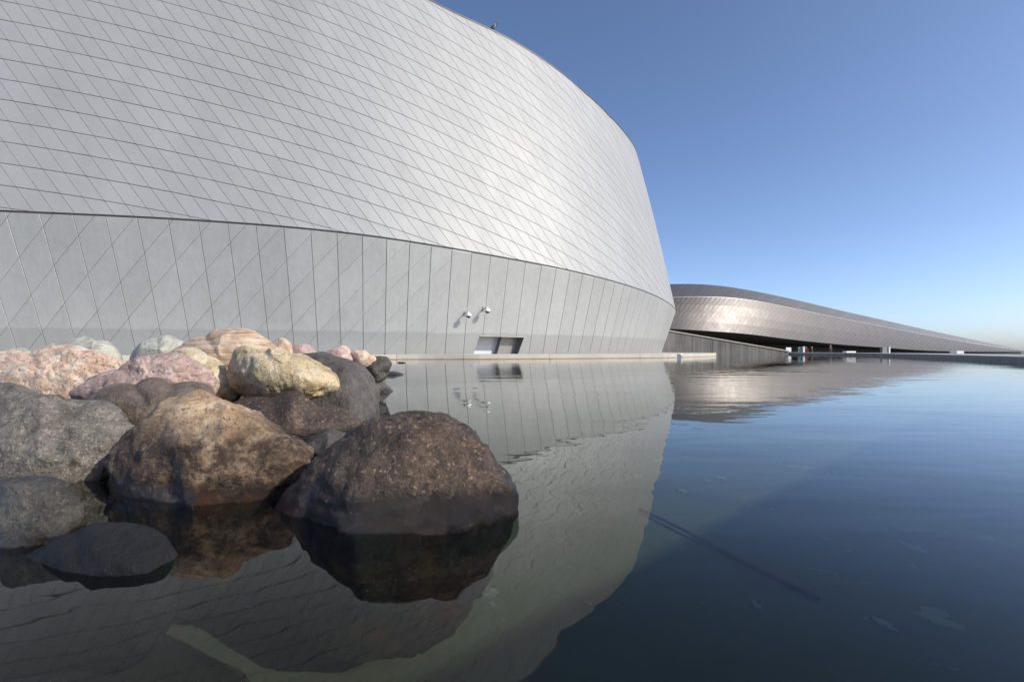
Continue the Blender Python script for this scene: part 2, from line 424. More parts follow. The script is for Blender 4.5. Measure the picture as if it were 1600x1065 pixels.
# wall panels
qs = list(np.arange(-38.0, 48, 1.08)); off = qs[0]
H_ = 5.4
for a in qs:
    b = a + 1.08; base = [(a, 0), (b, 0), (b, H_), (a, H_)]
    pieces = []
    notch = False
    if O1 < b and O2 + OL > a:
        lo_v = OV * H_; sl = OL / lo_v; notch = True; e = .010
        low = [(a + e, 0), (b - e, 0), (b - e, lo_v), (a + e, lo_v)]
        pieces = [[(a + e, lo_v), (b - e, lo_v), (b - e, H_ - .03), (a + e, H_ - .03)], clip(low, -1, sl, -O1), clip(low, 1, -sl, O2)]
        pieces = [P for P in pieces if len(P) >= 3 and poly_area(P) > 1e-4]
    elif a < -4.0:                  # long strips crossed by fine diagonal joints
        k0 = int((a - H_ * .95) // 1.35) - 1
        for k in range(k0, k0 + 12):
            P = clip(base, 1, -.95, k * 1.35)
            if len(P) >= 3: P = clip(P, -1, .95, -(k + 1) * 1.35)
            if len(P) < 3 or poly_area(P) < .01: continue
            dl = []
            for i in range(len(P)):
                x0, y0_ = P[i]; x1, y1_ = P[(i + 1) % len(P)]
                dl.append(.010 if abs(x0 - x1) < 1e-6 else .03 if (y0_ == H_ and y1_ == H_) else .0 if (y0_ == 0 and y1_ == 0) else float(np.interp(a, [-20, -12, -4], [.004, .0025, .001])))
            P = inset(P, dl)
            if len(P) >= 3 and poly_area(P) > .01: pieces.append(P)
    else:
        pieces = [[(a + .010, 0), (b - .010, 0), (b - .010, H_ - .03), (a + .010, H_ - .03)]]
    if notch:
        VV, FF = [], []
        for P in pieces:
            V, F = panel_mesh(lambda x, y, o: skirt(x, y / H_, o), P, .03, 0, 0); k = len(VV); VV += V; FF += [[k + q for q in f] for f in F]
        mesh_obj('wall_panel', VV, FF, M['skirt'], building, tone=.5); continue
    for P in pieces:
        V, F = panel_mesh(lambda x, y, o: skirt(x, y / H_, o), P, .03, .0025)
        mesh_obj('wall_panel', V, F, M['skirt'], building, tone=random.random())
ub = sorted(list(np.arange(-38, 48, .6)) + [O1, O2 + OL])
grid('wall_backing', lambda u, v: skirt(u, v), ub, [0, OV, .4, .6, .8, 1.0], M['dark'], skip=lambda u, v: O1 < u < O2 + OL and v < OV)
# recess behind the opening: reveals, door leaf, floor
A0, A1, B0, B1 = skirt(O1, 0, .03), skirt(O2, 0, .03), skirt(O1 + OL, OV, .03), skirt(O2 + OL, OV, .03)
inn = Vector((*inward(.5 * (O1 + O2)), 0)) * 1.0
tg = (A1 - A0).normalized()
a0, a1 = A0 + inn * .85, A1 + inn * .85
b0, b1 = B0 + inn * 1.02, B1 + inn * 1.02; b0.z = b1.z = B0.z
mesh_obj('reveal', [A0, B0, b0, a0], [(0, 1, 2, 3)], M['grey_metal'], building)
mesh_obj('reveal', [A1, B1, b1, a1], [(3, 2, 1, 0)], M['grey_metal'], building)
mesh_obj('lintel', [B0, B1, b1, b0], [(0, 1, 2, 3)], M['grey_metal'], building)
mesh_obj('recess_floor', [A0 + Vector((0, 0, .004)), A1 + Vector((0, 0, .004)), a1 + Vector((0, 0, .004)), a0 + Vector((0, 0, .004))], [(0, 1, 2, 3)], M['ledge'], building)
w0, w1 = a0 + (a1 - a0) * .0, a0 + (a1 - a0) * .60
c0, c1 = b0, b0 + (b1 - b0) * .60
mesh_obj('door', [w0, w1, c1, c0], [(0, 1, 2, 3)], M['door'], building)
st0, st1 = a0 + (a1 - a0) * .60, b0 + (b1 - b0) * .60
o_ = -inn * .4
mesh_obj('partition', [st0, st0 + o_, st1 + o_, st1, st0 + o_, a1 + o_, b1 + o_, st1 + o_], [(0, 1, 2, 3), (4, 5, 6, 7)], M['grey_metal'], building)
bm = bmesh.new()
for e0, e1 in ((B0, B1),):
    add_tube(bm, [e0 + Vector((0, -.01, .01)), e1 + Vector((0, -.01, .01))], .018, 6)
bm_obj('lintel_trim', bm, M['steel'], building)

# ledge (plinth) between wall and water
lv, lf = [], []
LX = [(620, 561.4), (780, 560.9), (1000, 559.2), (1060, 558.4), (1118, 556.2)]
front = [(-44, 10.5), (-30, 13.0), (-21, 15.6), (-14, 18.2)] + [((px - CX) / FPX * (CAM_H * FPX / (y - HY)), CAM_H * FPX / (y - HY)) for px, y in LX] + [(16.4, 38.0)]
front = smooth_poly(front, 6)
back = [skirt(u, 0, -.5) for u in np.interp(np.linspace(0, 1, len(front)), [0, 1], [-38, 34])]
for c0_ in range(0, len(front) - 1, 4):          # slabs with open joints between them
    idx = list(range(c0_, min(c0_ + 4, len(front) - 1) + 1)); lv, lf = [], []
    for i in idx:
        (x, y), b = front[i], back[i]; sh = .012 if i == idx[0] else -.012 if i == idx[-1] else 0
        dx = Vector((front[min(i + 1, len(front) - 1)][0] - front[max(i - 1, 0)][0], front[min(i + 1, len(front) - 1)][1] - front[max(i - 1, 0)][1], 0)).normalized() * sh
        lv += [Vector(q) + dx for q in ((x, y, -.5), (x, y, PZ - .012), (x, y + .012, PZ), (b.x, b.y, PZ))]
    n = len(idx) - 1
    for i in range(n):
        for k in range(3): lf.append((i * 4 + k, i * 4 + 4 + k, i * 4 + 5 + k, i * 4 + 1 + k))
    lf += [(n * 4, n * 4 + 3, n * 4 + 2, n * 4 + 1), (0, 1, 2, 3)]
    mesh_obj('plinth_slab', lv, lf, M['ledge'], building)

# two dome cameras on brackets
def security_camera(px, py, s, label):
    q = q_of_px(px); lo, hi = 0., 1.
    for _ in range(40):
        m = .5 * (lo + hi); p = skirt(q, m)
        # follow the wall upward until it stands at the right height in the picture
        if HY - FPX * (p.z - CAM_H) / p.y > py: lo = m
        else: hi = m
    p = skirt(q, lo, .03); n = -Vector((*inward(q), 0))
    root = empty('security_camera', p); tag(root, label, 'camera', 'security cameras above the wall opening')
    bm = bmesh.new(); add_box(bm, p + n * .02, (.16, .05, .22), math.atan2(n.y, n.x) + math.pi / 2, .008); bm_obj('wall_plate', bm, M['grey_metal'], root)
    bm = bmesh.new(); e = p + n * .48 + Vector((0, 0, .04)); add_tube(bm, [p + n * .03, p + n * .12 + Vector((0, 0, .03)), e - n * .04, e, e - Vector((0, 0, .06))], [.04, .032, .03, .03, .035], 12); bm_obj('bracket_arm', bm, M['white'], root, True)
    bm = bmesh.new(); z0 = e.z - .06
    prof = [(.0, .0), (.06, .0), (.085, -.02), (.135, -.05), (.145, -.09), (.145, -.15), (.135, -.17), (0, -.17)]
    def lathe(prof, bm):
        rings = [[bm.verts.new((e.x + r * math.cos(k * math.pi / 10), e.y + r * math.sin(k * math.pi / 10), z0 + z)) for k in range(20)] for r, z in prof if r > 0]
        for a, b in zip(rings, rings[1:]):
            for k in range(20): bm.faces.new((a[k], a[(k + 1) % 20], b[(k + 1) % 20], b[k]))
        bm.faces.new(rings[0]); bm.faces.new(rings[-1])
    lathe(prof, bm); hs = bm_obj('housing', bm, M['white'], root, False)
    bm = bmesh.new(); lathe([(.118 * math.cos(a), -.172 - .10 * math.sin(a)) for a in np.linspace(0, 1.45, 8)], bm); bm_obj('dome', bm, M['lens'], hs, True)
security_camera(722.5, 489, 1, 'white dome security camera on grey wall, the lower of the pair')
security_camera(750.0, 482, 1, 'white dome security camera on grey wall, straight above the door opening')

# ------------------------------------------------------------------ the low wing behind
wing = empty('low_metal_wing', (40, 75, 0)); tag(wing, 'low tapering metal wing with a raised seam roof, running down to a point', 'building')
top = [(1000, 446), (1049, 443.6), (1107, 444), (1165, 452), (1237, 467), (1310, 484.5), (1382, 500.5), (1455, 517), (1527, 532), (1598, 546.3)]
mid = [(1000, 468), (1054, 464), (1110, 463.5), (1165, 467), (1237, 481.6), (1310, 497), (1382, 511), (1455, 525), (1527, 538), (1598, 547.2)]
bot = [(1000, 512), (1049, 513.5), (1107, 517), (1165, 521), (1237, 530.5), (1310, 538), (1382, 543), (1437, 547.4), (1500, 549.2), (1598, 549.6)]
def wd(px):                                    # distance of the wing's foot along its curved front
    return sum(wd_(px + k * 12) for k in range(-4, 5)) / 9
def wd_(px):
    return float(np.interp(px, [940, 1050, 1100, 1150, 1200, 1250, 1300, 1350, 1400, 1450, 1500, 1550, 1600, 1650], [66.4, 66.0, 66.2, 67.2, 69.2, 71.8, 75, 78.8, 83, 88, 93.6, 100, 107, 114]))
def wsm(P, px): return float(np.interp(px, [p[0] for p in P], [p[1] for p in P]))
def wsmooth(P, px): return sum(wsm(P, px + k * 9) for k in range(-3, 4)) / 7 if 1030 < px < 1560 else wsm(P, px)
def wing_low(px, v, off=0.0):
    yb, ym = wsmooth(bot, px), wsmooth(mid, px); d0 = wd(px); hgt = (yb - ym) / FPX * d0; d1 = d0 + hgt * .42
    p0 = un(px, yb, d0); p1 = un(px, ym, d1); p = p0.lerp(p1, v); bul = math.sin(math.pi * v) * hgt * .035
    return p + Vector((.35, -.9, .3)).normalized() * (off + bul)
def wing_top(px, v, off=0.0):
    ym, yt = wsmooth(mid, px), wsmooth(top, px); d0 = wd(px); hgt = (wsmooth(bot, px) - ym) / FPX * d0; d1 = d0 + hgt * .42
    d2 = d1 + (ym - yt) / FPX * d1 * 1.7
    p = un(px, ym, d1).lerp(un(px, yt, d2), v); return p + Vector((.2, -.5, .8)).normalized() * off
def strips(name, fn, px0, px1, step, slant, mat, lip, gap=.35):
    k = px0
    while k < px1:
        st = step
        V = []; F = []
        vs_ = [0, .25, .5, .75, 1]
        rows = []
        for v in vs_:
            x0 = k + slant * v * (wsmooth(bot, k) - wsmooth(mid, k)); x1 = x0 + st
            x0 = min(max(x0, 990), 1597); x1 = min(max(x1, 990.2), 1597.5)
            rows.append((x0, x1, v))
        for x0, x1, v in rows:
            V += [fn(x0, v, 0), fn(x0, v, lip), fn(x0 + gap, v, lip), fn(x0 + gap, v, .03), fn(x1 - .02, v, .03), fn(x1 - .02, v, 0)]
        for i in range(len(rows) - 1):
            for j in range(5): F.append((i * 6 + j, i * 6 + 6 + j, i * 6 + 7 + j, i * 6 + 1 + j))
        F = [f[::-1] for f in F]
        if rows[0][1] - rows[0][0] > .5 or rows[-1][1] - rows[-1][0] > .5: mesh_obj(name, V, F, mat, wing, tone=random.random())
        k += st
strips('cladding_strip', wing_low, 985, 1600, 7.0, .85, M['wing'], .055, .3)
strips('roof_strip', wing_top, 995, 1600, 7.0, .35, M['wing_top'], .06, .4)
pxs = list(np.linspace(990, 1597.5, 90))
def wgrid(name, rows, mat):
    V = [r(px) for px in pxs for r in rows]; n = len(rows)
    F = [(i * n + j, i * n + n + j, i * n + n + j + 1, i * n + j + 1) for i in range(len(pxs) - 1) for j in range(n - 1)]
    return mesh_obj(name, V, F, mat, wing, smooth=False)
wgrid('cladding_backing', [lambda p: wing_low(p, 0), lambda p: wing_low(p, .5), lambda p: wing_low(p, 1), lambda p: wing_top(p, .98), lambda p: wing_top(p, .98) + Vector((4, 14, -.2))], M['dark'])
bm = bmesh.new(); add_tube(bm, [wing_low(p, 1.0, .03) for p in pxs], .05, 5); bm_obj('edge_trim', bm, M['steel'], wing)
def sof(p, k):                                 # underside running back to a recessed dark wall
    q = wing_low(p, 0); w = float(np.interp(p, [990, 1200, 1400, 1480, 1598], [9, 8, 4.5, 1.5, .3])); e = Vector((.25, 1, 0)).normalized() * w
    if k == 0: return q
    z = float(np.interp(p, [990, 1230, 1420, 1600], [2.2, 1.35, .5, .1]))
    z = min(z, q.z - .02)
    if k == 1: return Vector((q.x + e.x, q.y + e.y, z))
    return Vector((q.x + e.x * 1.02, q.y + e.y * 1.02, -.6))
wgrid('soffit', [lambda p: sof(p, 0), lambda p: sof(p, 1), lambda p: sof(p, 2)], M['black'])

# sloping concrete wall of the entrance ramp
ramp = empty('ramp_wall', (21, 47, -.6)); tag(ramp, 'stained concrete ramp wall with sloping pale coping beside the pool', 'wall')
P0, P1, PM = un(1020, 513.0, 47.5), un(1232, 549.2, 46.6), un(1113, 529, 47.1)
def slab(a, b, za, zb, th, z0=-.6):
    t = (b - a); t.z = 0; nn = Vector((-t.y, t.x, 0)).normalized() * th
    V = [Vector((a.x, a.y, z0)), Vector((b.x, b.y, z0)), Vector((b.x, b.y, zb)), Vector((a.x, a.y, za))]
    V += [v + nn for v in V]; return V, [(0, 1, 2, 3), (7, 6, 5, 4), (0, 4, 5, 1), (1, 5, 6, 2), (2, 6, 7, 3), (3, 7, 4, 0)]
zz = lambda a: P0.z + (P1.z - P0.z) * (a.x - P0.x) / (P1.x - P0.x)
V, F = slab(P0, PM - Vector((.012, 0, 0)), P0.z, zz(PM), .4); mesh_obj('concrete_panel', V, F, M['concrete'], ramp)
V, F = slab(PM + Vector((.012, 0, 0)), P1, zz(PM), P1.z, .4); mesh_obj('concrete_panel', V, F, M['concrete'], ramp)
bm = bmesh.new(); V = [P0 + Vector((0, -.07, .003)), P1 + Vector((0, -.07, .003)), P1 + Vector((0, .47, .003)), P0 + Vector((0, .47, .003))]
V += [v + Vector((0, 0, .11)) for v in V]; bm.free()
mesh_obj('coping', V, [(3, 2, 1, 0), (4, 5, 6, 7), (0, 1, 5, 4), (1, 2, 6, 5), (2, 3, 7, 6), (3, 0, 4, 7)], M['wood'], ramp)

# small fittings by the pool
b = un(1062, 559, 320 / 12.2)
bol = empty('steel_bollard', (b.x, b.y, 0)); tag(bol, 'short round stainless steel drain post standing in the pool by the ledge', 'post')
bm = bmesh.new(); add_tube(bm, [(b.x, b.y, FZ), (b.x, b.y, .19)], .15, 24); bm_obj('post', bm, M['steel'], bol)
bm = bmesh.new(); add_tube(bm, [(b.x, b.y, .19), (b.x, b.y, .20), (b.x, b.y, .225)], [.165, .172, .165], 24); bm_obj('cap', bm, M['steel'], bol)
def block(px, w, h_, d, name, label, cat, mat, group=None, z0=.209):
    p = un(px, 551, d); bm = bmesh.new(); add_box(bm, (p.x, p.y, z0 + h_ / 2), (w, .5, h_), 0, .02)
    return tag(bm_obj(name, bm, mat), label, cat, group)
block(1327, .9, .16, 42.5, 'bench_block', 'low white slab bench on the deck near a dark clothed person', 'bench', M['white'])
block(1495, .5, .20, 30.5, 'light_box', 'small white box on the pool deck before the tip of the wing', 'box', M['white'])
g_ = un(1384, 547, 50); o = empty('entrance_post', (g_.x, g_.y, -.6)); tag(o, 'grey and white square post below the wing, farther along the deck', 'post')
bm = bmesh.new(); add_box(bm, (g_.x - .2, g_.y, .1), (.62, .35, 1.4), 0, .01); bm_obj('grey_panel', bm, M['grey_metal'], o)
bm = bmesh.new(); add_box(bm, (g_.x + .22, g_.y - .05, .12), (.16, .4, 1.45), 0, .01); bm_obj('white_post', bm, M['white'], o)
g_ = un(1254.5, 547, 56); o = empty('entrance_post', (g_.x, g_.y, -.6)); tag(o, 'white post with teal glass beside the end of the ramp coping', 'post')
bm = bmesh.new(); add_box(bm, (g_.x + .05, g_.y, .15), (.2, .3, 1.5), 0, .01); bm_obj('white_post', bm, M['white'], o)
bm = bmesh.new(); add_box(bm, (g_.x - .3, g_.y + .1, .13), (.46, .06, 1.46), 0, .005); bm_obj('glass_panel', bm, M['glass_green'], o)
t = NT('bright glass face'); t.b.inputs['Base Color'].default_value = (.8, .84, .86, 1)
g_ = un(1232, 546, 57); o = empty('bright_glass_panel', (g_.x, g_.y, -.6)); tag(o, 'pale panel in place of bright entrance glass at the foot of the ramp wall', 'panel')  # pale panel on legs stands in for the bright entrance glass
bm = bmesh.new(); add_box(bm, (g_.x, g_.y, .52), (.66, .06, .55), 0, .01); bm_obj('glass_stand_in', bm, t.m, o)
for sx in (-.28, .28):
    bm = bmesh.new(); add_tube(bm, [(g_.x + sx, g_.y + .06, -.62), (g_.x + sx, g_.y + .06, .75)], .025, 8); bm_obj('leg', bm, M['steel'], o)
# glass screen whose edge shows at the right of the picture, and an unseen wall added beyond it to shade the pool floor
g0 = Vector((19.22, 17.0, .209)); o = empty('glass_screen', g0); tag(o, 'green edged glass screen standing on the deck at the pool side', 'screen')
bm = bmesh.new(); add_box(bm, g0 + Vector((.9, .6, .36)), (2.1, .03, .72), .58, .003); bm_obj('pane', bm, M['glass_green'], o)
bm = bmesh.new(); add_box(bm, g0 + Vector((.9, .6, .02)), (2.1, .08, .05), .58, .003); bm_obj('rail', bm, M['steel'], o)
bw = empty('shade_wall', (18, 8, -.6)); tag(bw, 'long grey concrete wall added out of view on the right to shade the pool floor', 'wall')
for k in range(8):
    a = Vector((-1.5 + k * 6.0, -6.9 + k * 5.1, 0)); b = a + Vector((5.98, 5.083, 0)); V, F = slab(b, a, 3.05, 3.05, .35, -.6); mesh_obj('concrete_panel', V, F, M['edge'], bw)

# ------------------------------------------------------------------ people by the entrance and the bird on the rim
def skinned(name, joints, edges, mat, parent):
    me = bpy.data.meshes.new(name); me.from_pydata([j[0] for j in joints], edges, [])
    me.materials.append(mat); o = bpy.data.objects.new(name, me); COL.objects.link(o)
    o.modifiers.new('skin', 'SKIN'); 
    for i, j in enumerate(joints):
        me.skin_vertices[0].data[i].radius = (j[1], j[2] if len(j) > 2 else j[1])
    me.skin_vertices[0].data[0].use_root = True
    s = o.modifiers.new('sub', 'SUBSURF'); s.levels = 1; s.render_levels = 2
    o.parent = parent; return o
def cloth_by_height(name, coat, legs):
    t = NT(name); ob = t.obj(); z = t.new('ShaderNodeSeparateXYZ'); t.l.new(ob, z.inputs[0])
    col = t.ramp(t.math('MULTIPLY', z.outputs[2], .5), (.0, (.02, .02, .02)), (.045, legs), (.44, coat), (.735, (.50, .31, .23)))
    t.n[col.node.name].color_ramp.interpolation = 'CONSTANT'
    return t.set(color=col, rough=.8)
def person(px, d, ht, coat, legs, hair, label, face, step=.1):
    p = un(px, 547, d); k = ht / 1.75
    root = empty('person', (p.x, p.y, -.62)); root.rotation_euler = (0, 0, face); root.scale = (k, k, k); tag(root, label, 'person', 'people by the entrance')
    J = [((0, 0, .95), .15, .11), ((0, 0, 1.12), .14, .10), ((0, 0, 1.36), .19, .11), ((0, 0, 1.47), .07, .065), ((0, -.01, 1.54), .058, .062), ((0, -.015, 1.63), .078, .095), ((0, -.01, 1.71), .06, .075),
         ((.09, 0, .88), .10, .10), ((.10, -step, .49), .065), ((.10, step * .3, .09), .045), ((.11, -.14 + step * .3, .035), .035),
         ((-.09, 0, .88), .10, .10), ((-.10, step, .49), .065), ((-.10, step * 1.2, .09), .045), ((-.11, -.14 + step * 1.2, .035), .035),
         ((.20, 0, 1.40), .065), ((.26, .02, 1.13), .048), ((.25, -.10, .90), .036), ((.24, -.13, .80), .034),
         ((-.20, 0, 1.40), .065), ((-.26, .02, 1.13), .048), ((-.25, -.10, .90), .036), ((-.24, -.13, .80), .034)]
    E = [(0, 1), (1, 2), (2, 3), (3, 4), (4, 5), (5, 6), (0, 7), (7, 8), (8, 9), (9, 10), (0, 11), (11, 12), (12, 13), (13, 14), (2, 15), (15, 16), (16, 17), (17, 18), (2, 19), (19, 20), (20, 21), (21, 22)]
    skinned('body', J, E, cloth_by_height('clothes', coat, legs), root)
    bm = bmesh.new(); bmesh.ops.create_icosphere(bm, subdivisions=3, radius=1)
    for v in bm.verts:
        c = v.co; v.co = Vector((c.x * .088, c.y * .105 + .012, 1.665 + c.z * .10))
    bmesh.ops.delete(bm, geom=[v for v in bm.verts if v.co.y < -.045 and v.co.z < 1.70 or v.co.z < 1.60], context='VERTS')
    me = bpy.data.meshes.new('hair'); bm.to_mesh(me); bm.free(); me.materials.append(plain('hair', hair, .6)); ho = bpy.data.objects.new('hair', me); COL.objects.link(ho); ho.parent = root
person(1297.5, 55, 1.76, (.012, .014, .02), (.015, .015, .02), (.16, .05, .03), 'person in black coat standing alone beyond the pool edge', .3)
person(1259, 60, 1.62, (.22, .02, .03), (.02, .02, .03), (.05, .03, .02), 'person in dark red jacket next to the white post', -.4)
person(1268.5, 60.5, 1.56, (.05, .035, .03), (.02, .02, .03), (.45, .33, .2), 'fair haired person in brown beside the red jacket', .8)

crow_s = None
for s_ in np.arange(-8, 8, .02):
    p = shell(s_, zr(s_) + .09, .0)
    if CX + FPX * p.x / p.y > 772: crow_s = p; break
crow = empty('hooded_crow', crow_s); tag(crow, 'hooded crow perched on the rim of the metal building', 'bird')
t = NT('crow plumage'); z = t.new('ShaderNodeSeparateXYZ'); t.l.new(t.obj(), z.inputs[0])
col = t.ramp(t.math('ADD', t.math('MULTIPLY', z.outputs[0], 1.0), .5), (0.0, (.012, .012, .014)), (.40, (.22, .20, .19)), (.58, (.012, .012, .014))); t.n[col.node.name].color_ramp.interpolation = 'CONSTANT'
t.set(color=col, rough=.6)
bm = bmesh.new(); add_tube(bm, [(-.30, 0, .02), (-.20, 0, .07), (-.12, 0, .13), (-.03, 0, .20), (.05, 0, .27), (.08, 0, .33), (.10, 0, .38), (.12, 0, .41), (.15, 0, .415), (.20, 0, .40)], [.02, .03, .055, .085, .085, .062, .048, .045, .022, .004], 14)
body = bm_obj('body', bm, t.m, None, True); body.parent = crow; 
for sy in (-.035, .035):
    bm = bmesh.new(); add_tube(bm, [(-.02, sy, .14), (0, sy, .07), (.0, sy, .0), (.05, sy, -.004)], [.014, .008, .007, .006], 8); o = bm_obj('leg', bm, M['black']); o.parent = crow
    bm = bmesh.new(); add_tube(bm, [(.05, sy * 2.2, .27), (-.05, sy * 2.6, .19), (-.18, sy * 1.6, .09), (-.27, sy * .6, .04)], [.012, .035, .028, .008], 10); o = bm_obj('wing', bm, M['black'], None, True); o.parent = crow
crow.rotation_euler = (0, 0, .2); crow.scale = (1.2,) * 3

# ------------------------------------------------------------------ the bank and its boulders
def rock(name, label, outline, d, t, mat, sub=5, seed=0, rough=.06, full=.75, cuts=2, zmin=None):
    """a boulder of real depth t (half) whose broadside outline stands d metres off"""
    cxp = sum(p[0] for p in outline) / len(outline); cyp = sum(p[1] for p in outline) / len(outline)
    ang = np.array([math.atan2(-(y - cyp), x - cxp) for x, y in outline]); rad = np.array([math.hypot(x - cxp, y - cyp) for x, y in outline]) * d / FPX
    o_ = np.argsort(ang); ang, rad = ang[o_], rad[o_]
    A = np.r_[ang - 2 * math.pi, ang, ang + 2 * math.pi]; Rr = np.r_[rad, rad, rad]
    xs = np.linspace(-math.pi, math.pi, 181); rs = np.interp(xs, A, Rr)
    for _ in range(3): rs = .25 * np.roll(rs, 1) + .5 * rs + .25 * np.roll(rs, -1)
    c = un(cxp, cyp, d); vd = Vector((c.x, c.y, 0)).normalized(); rt = Vector((1, 0, 0))
    size = float(rs.mean()); rnd = random.Random(seed); off = Vector((rnd.uniform(-50, 50), rnd.uniform(-50, 50), rnd.uniform(-50, 50)))
    planes = []
    for k in range(5 + cuts * 4):
        nv = Vector((rnd.uniform(-.75, .75), -rnd.uniform(.5, 1), rnd.uniform(-.3, .75))).normalized(); planes.append((nv, rnd.uniform(.86, .96) - .045 * cuts))
    for k in range(16):
        nv = Vector((rnd.uniform(-1, 1), rnd.uniform(-1, 1), rnd.uniform(-.4, 1))).normalized(); planes.append((nv, rnd.uniform(.87, .95)))
    bm = bmesh.new(); bmesh.ops.create_icosphere(bm, subdivisions=sub, radius=1)
    for v in bm.verts:
        n = v.co.normalized()
        for nv, k in planes:
            e = n.dot(nv)
            if e > k: n = n - nv * (e - k) * .95
        cp = math.hypot(n.x, n.z); th = math.atan2(n.z, n.x)
        r = float(np.interp(th, xs, rs)) * cp ** (.55 + .5 * full)
        loc = Vector((r * math.cos(th), t * (abs(n.y) ** .9) * (1 if n.y > 0 else -1), r * math.sin(th)))
        q = loc / max(size, .05)
        f = noise.fractal(q * 1.5 + off, 1.0, 2.0, 3) * rough * 1.3 + noise.fractal(q * 5 + off, .8, 2.1, 5) * rough * .5 - abs(noise.fractal(q * 3.1 - off, .9, 2.1, 4)) * rough * .9
        f += (.5 - abs(noise.fractal(q * 8 + off, .7, 2.2, 5))) * rough * .30
        rg = abs(noise.noise(q * 2.3 + off)); f -= (.0 if rg > .06 else (.06 - rg) * rough * 5)
        loc *= (1 + f)
        v.co = c + rt * loc.x + vd * loc.y + Vector((0, 0, loc.z))
        if zmin is not None and v.co.z < zmin: v.co.z = zmin
    o = bm_obj(name, bm, mat, None, True)
    m = Matrix.Translation(-c); o.data.transform(m); o.location = c
    tag(o, label, 'boulder' if size > .12 else 'stone'); return o
BR = (.035, .026, .02)
m_dark = rock_mat('dark wet brown stone', [(.024, .018, .016), (.058, .040, .031), (.12, .08, .055)], 7, ((.02, .018, .018), (.34, .24, .16)), stain_or_ripple_light=((.024, .019, .017), .06), wet=.085, rough=.55, speck_scale=42)
m_tan = rock_mat('tan boulder with dark crust', [(.27, .165, .09), (.47, .33, .20), (.58, .45, .32)], 7, ((.10, .06, .04), (.5, .38, .27)), ((.3, .5, .2), (1, 1, 2.6)), ((.058, .036, .024), .215), wet=.05, rough=.6, speck_scale=34)
m_grey = rock_mat('grey speckled granite', [(.075, .068, .058), (.15, .135, .115), (.24, .215, .19)], 14, ((.03, .03, .03), (.45, .39, .35)), wet=-.0, speck_scale=55)
m_slate = rock_mat('dark grey smooth stone', [(.028, .027, .024), (.055, .052, .046), (.085, .08, .07)], 6, ((.03, .03, .03), (.2, .17, .12)), wet=.03, rough=.5)
m_black = rock_mat('black wet stone', [(.010, .011, .013), (.022, .022, .025)], 6, wet=-.9, rough=.62); m_black.node_tree.nodes['Principled BSDF'].inputs['Specular IOR Level'].default_value = .2
m_yellow = rock_mat('ochre angular stone', [(.29, .21, .12), (.48, .39, .25), (.56, .48, .36)], 9, ((.14, .10, .05), (.55, .47, .33)), wet=-.2, speck_scale=40)
m_brown = rock_mat('brown grey fine stone', [(.085, .065, .052), (.13, .10, .08), (.19, .15, .12)], 16, ((.04, .03, .03), (.30, .25, .2)), wet=-.2, speck_scale=70)
m_pink = rock_mat('dusty pink stone', [(.31, .20, .17), (.42, .31, .275), (.49, .40, .36)], 9, ((.25, .14, .12), (.55, .46, .42)), ((.2, .3, .1), (1, 1, 3)), wet=-.2, speck_scale=30)
m_orange = rock_mat('pink and orange granite', [(.42, .25, .17), (.54, .40, .31), (.60, .54, .46)], 13, ((.13, .09, .06), (.62, .56, .48)), wet=-.2, speck_scale=32)
m_pale = rock_mat('pale grey green stone', [(.27, .27, .22), (.39, .39, .33), (.46, .45, .40)], 10, ((.18, .18, .14), (.52, .52, .47)), wet=-.2, speck_scale=60)
m_band = rock_mat('banded gneiss', [(.28, .16, .10), (.52, .39, .28), (.62, .54, .44)], 5, None, ((.1, .30, .2), (1.0, 1.0, 11)), wet=-.2)
m_cream = rock_mat('cream stone', [(.36, .28, .17), (.50, .42, .29), (.56, .50, .40)], 7, ((.28, .2, .12), (.6, .55, .47)), wet=-.2, speck_scale=36)
m_char = rock_mat('charcoal granite', [(.045, .04, .038), (.075, .066, .062), (.11, .098, .09)], 18, ((.025, .024, .024), (.19, .17, .15)), wet=.04, rough=.65, speck_scale=75)

def bank(rocks):
    """stony slope that carries the boulders: highest under each of them"""
    sup = []
    for o in rocks:
        xs_ = [v.co for v in o.data.vertices]; zb = min(v.z for v in xs_) + o.location.z
        r = .5 * (max(v.x for v in xs_) - min(v.x for v in xs_)); sup.append((o.location.x, o.location.y, zb + .05, r)) if zb > -.36 else None
    V = []; F = []; nx, ny = 230, 200
    for i in range(nx):
        for j in range(ny):
            x = -7.5 + 8.0 * i / (nx - 1); y = .5 + 6.5 * j / (ny - 1)
            z = max(zb - 1.0 * max(0, math.hypot(x - bx, y - by) - r * .35) for bx, by, zb, r in sup) + .03 * noise.fractal(Vector((x * 4, y * 4, 0)), 1, 2, 3)
            V.append((x, y, max(z, FZ - .03)))
    for i in range(nx - 1):
        for j in range(ny - 1): F.append((i * ny + j, i * ny + ny + j, i * ny + ny + j + 1, i * ny + j + 1))
    o = mesh_obj('bank', V, F, m_char, None, True); o['kind'] = 'structure'
